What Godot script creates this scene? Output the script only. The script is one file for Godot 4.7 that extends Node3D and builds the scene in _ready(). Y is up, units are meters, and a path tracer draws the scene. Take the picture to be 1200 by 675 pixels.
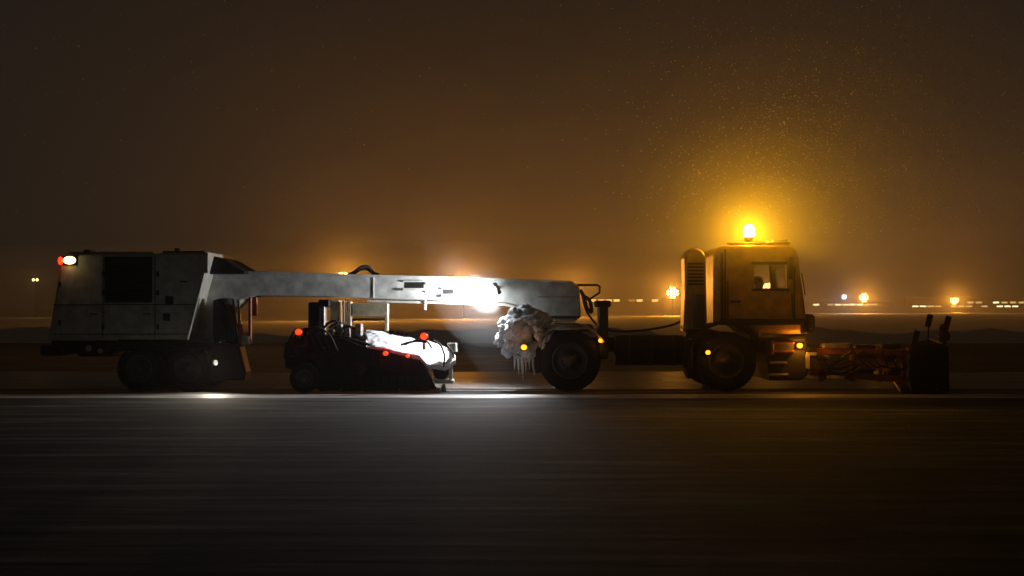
extends Node3D
# Night: a jet sweeper train clears snow from a runway edge, sodium floodlights in the haze behind.

const EYE := 1.6        # camera height
const DIST := 25.0      # camera to the near side of the vehicles
const FOCAL := 1550.0   # focal length in photograph pixels (1200 wide)

var M := {}
var st: SurfaceTool
var used := {}

func _ready():
	# ---- camera
	var cam := Camera3D.new()
	cam.name = "camera"
	add_child(cam)
	cam.position = Vector3(0, EYE, DIST)
	cam.rotation.x = atan(22.5 / FOCAL)
	cam.fov = rad_to_deg(2.0 * atan(337.5 / FOCAL))
	cam.near = 0.1
	cam.far = 5000.0
	cam.current = true
	# ---- night sky and snowy haze
	var env := Environment.new()
	env.background_mode = Environment.BG_SKY
	var sky := Sky.new()
	var psm := ProceduralSkyMaterial.new()
	psm.sky_top_color = Color(0.064, 0.066, 0.062)
	psm.sky_horizon_color = Color(0.105, 0.103, 0.093)
	psm.ground_bottom_color = Color(0.07, 0.065, 0.06)
	psm.ground_horizon_color = Color(0.105, 0.103, 0.093)
	psm.sky_curve = 0.2
	sky.sky_material = psm
	env.sky = sky
	env.tonemap_mode = Environment.TONE_MAPPER_LINEAR
	env.tonemap_exposure = 1.0
	env.volumetric_fog_enabled = true
	env.volumetric_fog_density = 0.0006
	env.volumetric_fog_albedo = Color(0.95, 0.95, 0.95)
	env.volumetric_fog_anisotropy = 0.60
	env.sdfgi_enabled = true
	env.ssao_enabled = true
	env.ssil_enabled = true
	var we := WorldEnvironment.new()
	we.name = "environment"
	we.environment = env
	add_child(we)
	# ---- the place
	make_materials()
	build_ground()
	build_far_buildings()
	build_floodlights()
	build_truck()
	build_plough()
	build_sweeper()
	build_driver()
	build_snowfall()

# ------------------------------------------------------------------ helpers
func pt(px: float, py: float, z: float) -> Vector3:
	var d := DIST - z
	return Vector3((px - 600.0) * d / FOCAL, EYE - (py - 360.0) * d / FOCAL, z)

func pp(list: Array, z: float) -> PackedVector2Array:
	var out := PackedVector2Array()
	for p in list:
		var v := pt(p[0], p[1], z)
		out.append(Vector2(v.x, v.y))
	return out

func begin():
	st = SurfaceTool.new()
	st.begin(Mesh.PRIMITIVE_TRIANGLES)

func tri(a: Vector3, b: Vector3, c: Vector3, g := 4294967295):   # counter-clockwise seen from outside
	for v in [a, c, b]:
		st.set_smooth_group(g)
		st.add_vertex(v)

func quad(a: Vector3, b: Vector3, c: Vector3, d: Vector3, g := 4294967295):
	tri(a, b, c, g)
	tri(a, c, d, g)

func finish() -> ArrayMesh:
	st.generate_normals()
	return st.commit()

func part(called: String, m: Material, parent: Node3D, mesh: Mesh = null) -> MeshInstance3D:
	var o := MeshInstance3D.new()
	o.name = called
	o.mesh = mesh if mesh else finish()
	o.material_override = null
	for i in o.mesh.get_surface_count():
		o.set_surface_override_material(i, m)
	parent.add_child(o, true)
	if parent != self and parent.has_meta("at"):
		o.position = -parent.get_meta("at")
	return o

func thing(called: String, label: String, category: String, at: Vector3, group := "") -> Node3D:
	var o := Node3D.new()
	o.name = numbered(called)
	add_child(o)
	o.position = at
	o.set_meta("at", at)
	o.set_meta("label", label)
	o.set_meta("category", category)
	if group != "":
		o.set_meta("group", group)
	return o

func numbered(called: String) -> String:
	var n: int = used.get(called, 0)
	used[called] = n + 1
	return called if n == 0 else "%s_%03d" % [called, n]

func structure(called: String, m: Material, mesh: Mesh = null) -> MeshInstance3D:
	var o := part(called, m, self, mesh)
	o.set_meta("kind", "structure")
	return o

func inset(poly: PackedVector2Array, r: float) -> PackedVector2Array:
	var out := PackedVector2Array()
	var n := poly.size()
	for i in n:
		var a := poly[(i + n - 1) % n]
		var b := poly[i]
		var c := poly[(i + 1) % n]
		var n1 := (b - a).normalized().orthogonal()
		var n2 := (c - b).normalized().orthogonal()
		var k := n1 + n2
		k = k / maxf(k.length_squared() / 2.0, 0.6)
		out.append(b + k * r * sgn)
	return out

var sgn := 1.0

# a side profile given depth from z0 (near the camera) to z1, with rounded long edges
func loft(poly: PackedVector2Array, z0: float, z1: float, r := 0.02, xf := Transform3D(), steps := 2, caps := true, open := Rect2()):
	var area := 0.0
	for i in poly.size():
		area += poly[i].cross(poly[(i + 1) % poly.size()])
	if area < 0.0:
		poly = poly.duplicate()
		poly.reverse()
	# with counter-clockwise order, the inward normal of edge d is d rotated by +90 degrees
	sgn = 1.0 if (Vector2(1, 0).orthogonal().y > 0.0) else -1.0
	var rings := []
	var zs := []
	for k in steps + 1:
		var t := float(k) / steps * PI / 2.0
		rings.append(inset(poly, r * (1.0 - sin(t))))
		zs.append(z0 - r * (1.0 - cos(t)))
	for k in steps + 1:
		var t := (1.0 - float(k) / steps) * PI / 2.0
		rings.append(inset(poly, r * (1.0 - sin(t))))
		zs.append(z1 + r * (1.0 - cos(t)))
	var n := poly.size()
	for k in rings.size() - 1:
		for i in n:
			var j := (i + 1) % n
			var p: Vector2 = rings[k][i]
			var q: Vector2 = rings[k][j]
			var p2: Vector2 = rings[k + 1][i]
			var q2: Vector2 = rings[k + 1][j]
			if k == steps and open.has_point((p + q) / 2.0):
				continue
			quad(xf * Vector3(p.x, p.y, zs[k]), xf * Vector3(p2.x, p2.y, zs[k + 1]), xf * Vector3(q2.x, q2.y, zs[k + 1]), xf * Vector3(q.x, q.y, zs[k]))
	if not caps:
		return
	var idx := Geometry2D.triangulate_polygon(poly)
	if idx.is_empty():
		print("no cap for a profile of ", n)
	for e in [[0, zs[0], true], [rings.size() - 1, zs[zs.size() - 1], false]]:
		var ring: PackedVector2Array = rings[e[0]]
		for i in range(0, idx.size(), 3):
			var a := xf * Vector3(ring[idx[i]].x, ring[idx[i]].y, e[1])
			var b := xf * Vector3(ring[idx[i + 1]].x, ring[idx[i + 1]].y, e[1])
			var c := xf * Vector3(ring[idx[i + 2]].x, ring[idx[i + 2]].y, e[1])
			var up := (b - a).cross(c - a).dot(xf.basis * Vector3(0, 0, 1)) > 0.0
			if up == e[2]:
				tri(a, b, c)
			else:
				tri(a, c, b)

func box(c: Vector3, s: Vector3, r := 0.01, basis := Basis()):
	var h := s / 2.0
	r = minf(r, minf(h.x, minf(h.y, h.z)) * 0.45)
	var poly := PackedVector2Array([Vector2(-h.x + r, -h.y), Vector2(h.x - r, -h.y), Vector2(h.x, -h.y + r), Vector2(h.x, h.y - r), Vector2(h.x - r, h.y), Vector2(-h.x + r, h.y), Vector2(-h.x, h.y - r), Vector2(-h.x, -h.y + r)])
	loft(poly, h.z, -h.z, r, Transform3D(basis, c), 1)

# box between two picture corners at depth z0..z1
func pbox(x0: float, y0: float, x1: float, y1: float, z0: float, z1: float, r := 0.01):
	var a := pt(x0, y0, z0)
	var b := pt(x1, y1, z0)
	box(Vector3((a.x + b.x) / 2.0, (a.y + b.y) / 2.0, (z0 + z1) / 2.0), Vector3(absf(b.x - a.x), absf(b.y - a.y), z0 - z1), r)

func frame_of(dir: Vector3) -> Basis:
	var z := dir.normalized()
	var x := (Vector3.UP if absf(z.y) < 0.9 else Vector3.RIGHT).cross(z).normalized()
	return Basis(x, z.cross(x), z)

func cyl(a: Vector3, b: Vector3, ra: float, rb := -1.0, n := 16, caps := true):
	if rb < 0.0:
		rb = ra
	var f := frame_of(b - a)
	for i in n:
		var t0 := TAU * i / n
		var t1 := TAU * (i + 1) / n
		var u0 := f.x * cos(t0) + f.y * sin(t0)
		var u1 := f.x * cos(t1) + f.y * sin(t1)
		quad(a + u0 * ra, a + u1 * ra, b + u1 * rb, b + u0 * rb, 1)
		if caps:
			tri(b, b + u0 * rb, b + u1 * rb)
			tri(a, a + u1 * ra, a + u0 * ra)

func bar(a: Vector3, b: Vector3, w: float, h: float):
	var f := frame_of(b - a)
	box((a + b) / 2.0, Vector3(w, h, (b - a).length()), 0.006, f)

func tube(pts: Array, r: float, n := 8):
	var prev := []
	for k in pts.size():
		var dir: Vector3 = pts[mini(k + 1, pts.size() - 1)] - pts[maxi(k - 1, 0)]
		var f := frame_of(dir)
		if absf(dir.normalized().z) < 0.98:
			var y := Vector3(0, 0, 1).cross(dir.normalized()).normalized()
			f = Basis(y.cross(dir.normalized()), y, dir.normalized())
			f.x = y.cross(dir.normalized()) * -1.0
		var ring := []
		for i in n:
			var t := TAU * i / n
			ring.append(pts[k] + (f.x * cos(t) + f.y * sin(t)) * r)
		if k > 0:
			for i in n:
				var j := (i + 1) % n
				quad(prev[i], prev[j], ring[j], ring[i], 1)
		prev = ring

func curve(ctrl: Array, n := 24) -> Array:
	var c := Curve3D.new()
	for i in ctrl.size():
		var t: Vector3 = (ctrl[mini(i + 1, ctrl.size() - 1)] - ctrl[maxi(i - 1, 0)]) / 5.0
		c.add_point(ctrl[i], -t, t)
	var out := []
	for i in n + 1:
		out.append(c.sample_baked(c.get_baked_length() * i / n, true))
	return out

# profile [[radius, along], ...] turned round an axis
func lathe(o: Vector3, axis: Vector3, prof: Array, n := 40, g := 1):
	var f := frame_of(axis)
	for k in prof.size() - 1:
		for i in n:
			var t0 := TAU * i / n
			var t1 := TAU * (i + 1) / n
			var u0 := f.x * cos(t0) + f.y * sin(t0)
			var u1 := f.x * cos(t1) + f.y * sin(t1)
			quad(o + u0 * prof[k][0] + f.z * prof[k][1], o + u1 * prof[k][0] + f.z * prof[k][1], o + u1 * prof[k + 1][0] + f.z * prof[k + 1][1], o + u0 * prof[k + 1][0] + f.z * prof[k + 1][1], g)

var lump := FastNoiseLite.new()

func blob(c: Vector3, rad: Vector3, amp := 0.2, seed_at := 0.0, nu := 36, nv := 22, basis := Basis()):
	lump.frequency = 1.5
	lump.fractal_octaves = 3
	var rows := []
	for j in nv + 1:
		var row := []
		var v := PI * j / nv
		for i in nu:
			var u := TAU * i / nu
			var d := Vector3(sin(v) * cos(u), cos(v), sin(v) * sin(u))
			var k := 1.0 + amp * (lump.get_noise_3d(d.x * 0.8 + seed_at, d.y * 0.8, d.z * 0.8) * 1.6)
			row.append(c + basis * (d * rad * k))
		rows.append(row)
	for j in nv:
		for i in nu:
			var i2 := (i + 1) % nu
			quad(rows[j][i], rows[j][i2], rows[j + 1][i2], rows[j + 1][i], 1)

func lamp_light(l: Light3D, called: String, at: Vector3, color: Color, energy: float, size: float, parent: Node3D):
	l.name = called
	l.light_color = color
	l.light_energy = energy
	l.light_size = size
	l.shadow_enabled = true
	parent.add_child(l, true)
	l.position = at - (parent.get_meta("at") if parent.has_meta("at") else Vector3.ZERO)

func omni(called: String, at: Vector3, color: Color, energy: float, size: float, parent: Node3D):
	var l := OmniLight3D.new()
	l.omni_range = 60.0
	l.omni_attenuation = 2.0
	lamp_light(l, called, at, color, energy, size, parent)

func spot(called: String, at: Vector3, towards: Vector3, angle: float, color: Color, energy: float, size: float, parent: Node3D, soft := 0.6):
	var l := SpotLight3D.new()
	l.spot_range = 600.0
	l.spot_attenuation = 2.0
	l.spot_angle = angle
	l.spot_angle_attenuation = soft
	lamp_light(l, called, at, color, energy, size, parent)
	l.basis = Basis.looking_at(towards.normalized(), Vector3.UP if absf(towards.normalized().y) < 0.95 else Vector3.RIGHT)

# ------------------------------------------------------------------ materials
func noise_image(w: int, h: int, fx: float, fy: float, octaves: int, sd: int, lo: float, hi: float, power := 1.0) -> ImageTexture:
	var n := FastNoiseLite.new()
	n.seed = sd
	n.frequency = 1.0
	n.fractal_octaves = octaves
	var im := Image.create(w, h, false, Image.FORMAT_RGB8)
	for y in h:
		for x in w:
			# wrap on two circles so that the picture repeats without a seam
			var a := TAU * x / w
			var p := Vector3(cos(a) * fx, sin(a) * fx, fy * y / h)
			var q := Vector3(cos(a) * fx, sin(a) * fx, fy * (y - h) / h)
			var t := float(y) / h
			var v := n.get_noise_3dv(p) * (1.0 - t) + n.get_noise_3dv(q) * t
			v = clampf(v * 1.3 + 0.5, 0.0, 1.0)
			v = lo + (hi - lo) * pow(v, power)
			im.set_pixel(x, y, Color(v, v, v))
	return ImageTexture.create_from_image(im)

func mat(called: String, color: Color, rough := 0.6, metal := 0.0, tex: Texture2D = null, scale := 0.7, bump := 0.0) -> StandardMaterial3D:
	var m := StandardMaterial3D.new()
	m.resource_name = called
	m.albedo_color = color
	m.roughness = rough
	m.metallic = metal
	if tex:
		m.albedo_texture = tex
		m.uv1_triplanar = true
		m.uv1_scale = Vector3.ONE * scale
		if bump > 0.0:
			m.heightmap_enabled = true
			m.heightmap_texture = tex
			m.heightmap_scale = bump
	M[called] = m
	return m

func lin(r: float, g: float, b: float) -> Color:
	return Color(r, g, b).linear_to_srgb()

func glow(called: String, color: Color, energy: float) -> StandardMaterial3D:
	var m := mat(called, color, 0.3)
	m.emission_enabled = true
	m.emission = color
	m.emission_energy_multiplier = energy
	return m

func make_materials():
	var grime := noise_image(256, 256, 1.0, 6.0, 5, 3, 0.80, 1.0)
	var patch := noise_image(256, 256, 1.6, 10.0, 4, 11, 0.75, 1.0)
	var crust := noise_image(256, 256, 1.4, 9.0, 6, 5, 0.7, 1.0)
	var brushed := noise_image(512, 512, 1.0, 90.0, 5, 21, 0.35, 1.0, 1.3)
	var worn := noise_image(256, 256, 1.0, 12.0, 6, 41, 0.30, 1.0, 0.8)
	var blotch := noise_image(512, 512, 2.2, 16.0, 5, 61, 0.30, 1.0, 0.9)
	var film := noise_image(512, 512, 1.2, 30.0, 6, 31, 0.22, 1.0, 1.1)
	mat("white_paint", lin(0.52, 0.53, 0.47), 0.42, 0.0, grime, 0.6)
	mat("grey_steel", lin(0.40, 0.40, 0.38), 0.5, 0.2, grime, 0.9)
	mat("boom_paint", lin(0.55, 0.56, 0.52), 0.45, 0.0, grime, 0.5)
	mat("yellow_cab", lin(0.70, 0.42, 0.13), 0.35, 0.0, grime, 0.6)
	mat("orange_paint", lin(0.55, 0.16, 0.03), 0.45, 0.0, grime, 1.1)
	mat("dull_red", lin(0.045, 0.012, 0.009), 0.6, 0.0, grime, 1.1)
	mat("red_paint", lin(0.42, 0.05, 0.03), 0.5, 0.0, grime, 1.1)
	mat("black_metal", lin(0.014, 0.014, 0.014), 0.6, 0.0, grime, 1.0)
	mat("dark_metal", lin(0.055, 0.053, 0.05), 0.55, 0.2, grime, 1.0)
	M.black_metal.metallic_specular = 0.3
	mat("rubber", lin(0.018, 0.018, 0.018), 0.8, 0.0, patch, 2.0, 0.3)
	mat("bristle", lin(0.016, 0.015, 0.014), 0.75)
	mat("cast_rim", lin(0.16, 0.16, 0.155), 0.5, 0.4, grime, 1.5)
	mat("beige_paint", lin(0.52, 0.45, 0.30), 0.5, 0.0, grime, 1.0)
	mat("chrome", lin(0.55, 0.55, 0.53), 0.22, 0.9)
	mat("snow", lin(0.82, 0.83, 0.85), 0.85, 0.0, crust, 3.0, 0.5)
	mat("seat_cloth", lin(0.03, 0.03, 0.035), 0.9)
	mat("wall", lin(0.20, 0.18, 0.16), 0.8, 0.0, patch, 0.2)
	mat("flat_roof", lin(0.30, 0.30, 0.30), 0.9, 0.0, patch, 0.2)
	var glass := mat("glass", Color(0.6, 0.65, 0.62, 0.10), 0.04)
	glass.transparency = BaseMaterial3D.TRANSPARENCY_ALPHA
	var asphalt := mat("asphalt", lin(0.27, 0.27, 0.265), 0.88)
	asphalt.albedo_texture = film
	asphalt.uv1_triplanar = true
	asphalt.uv1_world_triplanar = true
	asphalt.uv1_scale = Vector3(0.035, 1, 0.09)
	asphalt.metallic_specular = 0.3
	asphalt.detail_enabled = true
	asphalt.detail_albedo = blotch
	asphalt.detail_blend_mode = BaseMaterial3D.BLEND_MODE_MUL
	asphalt.detail_uv_layer = BaseMaterial3D.DETAIL_UV_2
	asphalt.uv2_triplanar = true
	asphalt.uv2_world_triplanar = true
	asphalt.uv2_scale = Vector3(0.021, 1, 0.11)
	asphalt.heightmap_enabled = true
	asphalt.heightmap_texture = film
	asphalt.heightmap_scale = 0.4
	var lane := mat("snow_film", lin(0.55, 0.54, 0.52), 0.5)
	lane.albedo_texture = brushed
	lane.uv1_triplanar = true
	lane.uv1_world_triplanar = true
	lane.uv1_scale = Vector3(0.03, 1, 0.10)
	lane.heightmap_enabled = true
	lane.heightmap_texture = brushed
	lane.heightmap_scale = 1.0
	var paint := mat("line_paint", lin(0.66, 0.66, 0.64), 0.6)
	paint.albedo_texture = worn
	paint.uv1_triplanar = true
	paint.uv1_world_triplanar = true
	paint.uv1_scale = Vector3(0.06, 1, 0.25)
	var field := mat("snow_field", lin(0.50, 0.50, 0.50), 0.85, 0.0, crust, 0.05, 6.0)
	field.uv1_world_triplanar = true
	glow("sodium", Color(1.0, 0.74, 0.40), 36.0)
	glow("cold_lamp", Color(0.78, 0.90, 1.0), 14.0)
	glow("work_white", Color(0.95, 0.98, 1.0), 40.0)
	glow("ground_lamp", Color(1.0, 0.97, 0.9), 0.8)
	glow("amber", Color(1.0, 0.62, 0.10), 3.0)
	glow("beacon_amber", Color(1.0, 0.80, 0.22), 60.0)
	glow("red_lamp", Color(1.0, 0.13, 0.03), 6.0)
	glow("warm_lamp", Color(1.0, 0.86, 0.55), 5.0)
	glow("window_warm", Color(1.0, 0.74, 0.36), 3.4)
	glow("window_warm_dim", Color(1.0, 0.62, 0.25), 0.8)
	glow("window_pale", Color(1.0, 0.90, 0.66), 4.5)
	glow("window_pale_dim", Color(1.0, 0.84, 0.55), 1.6)
	var flake := mat("flake", lin(0.85, 0.85, 0.86), 0.8)
	flake.backlight_enabled = true
	flake.backlight = Color(0.7, 0.7, 0.7)

# ------------------------------------------------------------------ ground
func sheet(x0: float, x1: float, z0: float, z1: float, y: float, wob := 0.0, sd := 1):
	# z0 near the camera, z1 far; wob = raggedness of both edges
	var n := FastNoiseLite.new()
	n.seed = sd
	n.frequency = 0.12
	n.fractal_octaves = 4
	var cols := 1 if wob == 0.0 else 240
	var prev := []
	for i in cols + 1:
		var x := lerpf(x0, x1, float(i) / cols)
		var a := Vector3(x, y, z0 + wob * n.get_noise_2d(x, 0.0))
		var b := Vector3(x, y, z1 + wob * 1.5 * n.get_noise_2d(x, 40.0))
		if i > 0:
			quad(prev[0], a, b, prev[1])
		prev = [a, b]

func build_ground():
	begin(); sheet(-1600, 1600, 40, -2400, -0.012); structure("ground", M.snow_field)
	begin(); sheet(-400, 400, 38, -34, 0.0, 0.5, 4); structure("runway", M.asphalt)
	begin(); sheet(-90, 90, -0.9, -7.6, 0.004, 0.5, 9); structure("snow_film_on_runway", M.snow_film)
	begin(); sheet(-60, 60, 1.75, 0.75, 0.004, 0.03, 12); structure("runway_edge_line", M.line_paint)
	# ploughed windrow beyond the runway
	begin()
	var n := FastNoiseLite.new()
	n.seed = 7
	n.frequency = 0.35
	n.fractal_octaves = 5
	var rows := 10
	var cols := 420
	var grid := []
	for j in rows + 1:
		var row := []
		var t := float(j) / rows
		for i in cols + 1:
			var x := lerpf(-110.0, 110.0, float(i) / cols)
			var hh := (0.55 + 0.5 * n.get_noise_2d(x * 0.35, 90.0)) * sin(PI * t)
			hh += 0.28 * n.get_noise_2d(x, t * 6.0) * sin(PI * t)
			row.append(Vector3(x, -0.03 + maxf(hh, 0.0), -34.0 - 4.5 * t + 0.4 * n.get_noise_2d(x, 20.0)))
		grid.append(row)
	for j in rows:
		for i in cols:
			quad(grid[j][i], grid[j][i + 1], grid[j + 1][i + 1], grid[j + 1][i], 1)
	structure("snow_bank", M.snow)

# ------------------------------------------------------------------ far buildings
func building(called: String, label: String, x0: float, x1: float, d: float, height: float, rows: Array, glow_mat: String, depth := 14.0):
	var z := DIST - d
	var a := pt(x0, 360, z)
	var b := pt(x1, 360, z)
	var t := thing(called, label, "building", Vector3((a.x + b.x) / 2.0, 0, z - depth / 2.0), "lit airport buildings along the horizon")
	begin(); box(Vector3((a.x + b.x) / 2.0, height / 2.0 - 0.05, z - depth / 2.0), Vector3(b.x - a.x, height, depth), 0.05); part("wall", M.wall, t)
	begin(); box(Vector3((a.x + b.x) / 2.0, height + 0.14, z - depth / 2.0), Vector3(b.x - a.x + 1.0, 0.38, depth + 1.0), 0.05); part("roof", M.flat_roof, t)
	var rng := RandomNumberGenerator.new()
	rng.seed = int(x0)
	for r in rows:   # [x from, x to, y of the middle, height in metres, share lit, pitch in metres]
		var p0 := pt(r[0], r[2], z)
		var p1 := pt(r[1], r[2], z)
		var count := int((p1.x - p0.x) / r[5])
		for i in count:
			var cx := p0.x + (i + 0.5) * (p1.x - p0.x) / count
			var w: float = r[5] * 0.86
			begin(); box(Vector3(cx, p0.y, z + 0.04), Vector3(w, r[3], 0.12), 0.01)
			var f := part("window", M.black_metal, t)
			begin(); box(Vector3(cx, p0.y, z + 0.115), Vector3(w - 0.16, r[3] - 0.14, 0.03), 0.005)
			var lit: bool = rng.randf() < r[4]
			var pane := part("window_pane", M[glow_mat] if lit else M[glow_mat + "_dim"] if rng.randf() < 0.7 else M.glass, f)
			pane.position = Vector3.ZERO

func build_far_buildings():
	building("terminal_building", "low hazy terminal with orange lit windows between sweeper boom and cab", 640, 778, 330, 3.6,
		[[655, 772, 352, 0.75, 0.3, 1.9]], "window_warm")
	building("hangar_building", "low hangar with pale lit window band just right of the truck cab", 946, 1050, 400, 2.9,
		[[952, 1046, 357, 0.6, 0.35, 2.2]], "window_pale")
	building("airport_building", "two storey lit building at the far right of the horizon", 1062, 1216, 380, 4.3,
		[[1068, 1212, 359, 0.55, 0.45, 2.2], [1132, 1212, 354.5, 0.6, 0.4, 2.2]], "window_pale")

# ------------------------------------------------------------------ floodlights
func floodlight(label: String, px: float, py: float, d: float, energy: float, glow_mat := "sodium", color := Color(1.0, 0.64, 0.21), heads := 9):
	var z := DIST - d
	var at := pt(px, py, z)
	var t := thing("floodlight_mast", label, "floodlight", Vector3(at.x, 0, z), "floodlights across the airfield")
	begin(); cyl(Vector3(at.x, 0, z), Vector3(at.x, at.y + 0.2, z), 0.11, 0.06, 12); part("pole", M.dark_metal, t)
	begin(); box(Vector3(at.x, 0.12, z), Vector3(0.5, 0.25, 0.5), 0.03); part("footing", M.dark_metal, t)
	var w := 0.49
	var across := int(sqrt(heads)) if heads > 2 else heads
	begin(); box(Vector3(at.x, at.y, z + 0.05), Vector3(across * (w + 0.08) + 0.1, 0.08, 0.08), 0.01); part("crossarm", M.dark_metal, t)
	for i in heads:
		var cx := at.x + ((i % across) - (across - 1) / 2.0) * (w + 0.08)
		var cy := at.y + (i / across - (heads / across - 1) / 2.0) * (w + 0.06)
		if heads == 16 and absf(cx - at.x) + absf(cy - at.y) > 2.6 * w:
			continue   # a bank of sixteen leaves its corners empty
		begin(); lathe(Vector3(cx, cy, z), Vector3(0, 0, 1), [[0.001, 0.06], [w * 0.3, 0.08], [w * 0.5, 0.26], [w * 0.5, 0.30], [w * 0.46, 0.30]], 16)
		var h := part("lamp_head", M.dark_metal, t)
		begin(); lathe(Vector3(cx, cy, z), Vector3(0, 0, 1), [[w * 0.47, 0.29], [w * 0.4, 0.33], [w * 0.2, 0.35], [0.001, 0.355]], 16)
		var lens := part("lamp_lens", M[glow_mat], h)
		lens.position = Vector3.ZERO
	var aim := Vector3(0, 0.2, 6.0) - at
	aim.y = 0.06 * aim.length()
	energy *= 2.7
	spot("floodlight_source", at + Vector3(0, 0, 0.36), aim, 66.0, color, energy, 0.3, t, 0.5)

func build_floodlights():
	floodlight("sodium floodlight glowing above the rear of the sweeper boom", 405, 327, 160, 205)
	floodlight("sodium floodlight glowing above the middle of the sweeper boom", 543, 331, 185, 370)
	floodlight("sodium floodlight glowing above the front end of the boom", 671, 340, 215, 260)
	floodlight("bright sodium floodlight between the boom and the truck cab", 788, 343, 250, 640, "sodium", Color(1.0, 0.64, 0.21), 16)
	floodlight("sodium floodlight seen through the truck cab window", 898, 336.5, 290, 520)
	floodlight("sodium floodlight with a cold lamp beside it, right of the cab", 1012, 349, 340, 860, "sodium", Color(1.0, 0.64, 0.21), 16)
	floodlight("sodium floodlight farthest right, behind the plough markers", 1118, 352, 380, 860, "sodium", Color(1.0, 0.64, 0.21), 16)
	floodlight("cold white floodlight just left of a sodium one", 989, 348, 335, 120, "cold_lamp", Color(0.75, 0.88, 1.0), 4)
	floodlight("small twin lamp mast at the far left edge", 42, 328, 210, 12.0, "warm_lamp", Color(1.0, 0.78, 0.45), 2)

# ------------------------------------------------------------------ wheels
func wheel(c: Vector3, r: float, w: float, parent: Node3D, outward := 1.0, called := "wheel"):
	var ax := Vector3(0, 0, outward)
	begin()
	var prof := [[r * 0.58, -w / 2 + 0.02], [r * 0.66, -w / 2], [r * 0.93, -w / 2 + 0.01], [r * 0.985, -w / 2 + 0.05]]
	for k in 4:   # circumferential grooves
		var g0 := lerpf(-w / 2 + 0.06, w / 2 - 0.06, (k + 0.32) / 4.0)
		var g1 := lerpf(-w / 2 + 0.06, w / 2 - 0.06, (k + 0.68) / 4.0)
		prof.append_array([[r, g0 - 0.004], [r - 0.016, g0 + 0.004], [r - 0.016, g1 - 0.004], [r, g1 + 0.004]])
	prof.append_array([[r * 0.985, w / 2 - 0.05], [r * 0.93, w / 2 - 0.01], [r * 0.66, w / 2], [r * 0.58, w / 2 - 0.02]])
	lathe(c, ax, prof, 48)
	for i in 40:   # shoulder lugs
		var t := TAU * i / 40.0
		var u := Vector3(cos(t), sin(t), 0)
		var b := Basis(u, Vector3(-u.y, u.x, 0), Vector3(0, 0, 1))
		box(c + u * (r * 0.965) + ax * (w / 2 - 0.03), Vector3(r * 0.05, 0.045, 0.06), 0.006, b)
	var tyre := part(called, M.rubber, parent)
	begin()
	lathe(c, ax, [[r * 0.60, w / 2 - 0.02], [r * 0.56, w / 2 + 0.004], [r * 0.53, w / 2 - 0.02], [r * 0.50, w / 2 - 0.10], [r * 0.34, w / 2 - 0.13], [r * 0.30, w / 2 - 0.07], [r * 0.2, w / 2 - 0.05], [r * 0.17, w / 2 + 0.02], [0.001, w / 2 + 0.03]], 32)
	for i in 10:
		var t := TAU * i / 10.0
		var p := c + Vector3(cos(t), sin(t), 0) * r * 0.25 + ax * (w / 2 - 0.05)
		cyl(p, p + ax * 0.035, 0.018, 0.018, 6)
	var rim := part("rim", M.cast_rim, tyre)
	rim.position = Vector3.ZERO

func marker(px: float, py: float, z: float, m: String, color: Color, energy: float, parent: Node3D, called := "marker_lamp", s := 0.09):
	var c := pt(px, py, z)
	begin(); box(c + Vector3(0, 0, -0.015), Vector3(s * 1.3, s * 1.1, 0.03), 0.008)
	var base := part(called, M.black_metal, parent)
	begin(); blob(c + Vector3(0, 0, 0.005), Vector3(s * 0.52, s * 0.46, 0.035), 0.0, 0.0, 14, 8)
	var lens := part("lamp_lens", M[m], base)
	lens.position = Vector3.ZERO
	omni(called + "_source", c + Vector3(0, 0, 0.06), color, energy, 0.03, parent)

# ------------------------------------------------------------------ truck
func arc_pts(cx: float, cy: float, r: float, a0: float, a1: float, n: int) -> Array:
	var out := []
	for i in n + 1:
		var a := deg_to_rad(lerpf(a0, a1, float(i) / n))
		out.append([cx + r * cos(a), cy - r * sin(a)])
	return out

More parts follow.
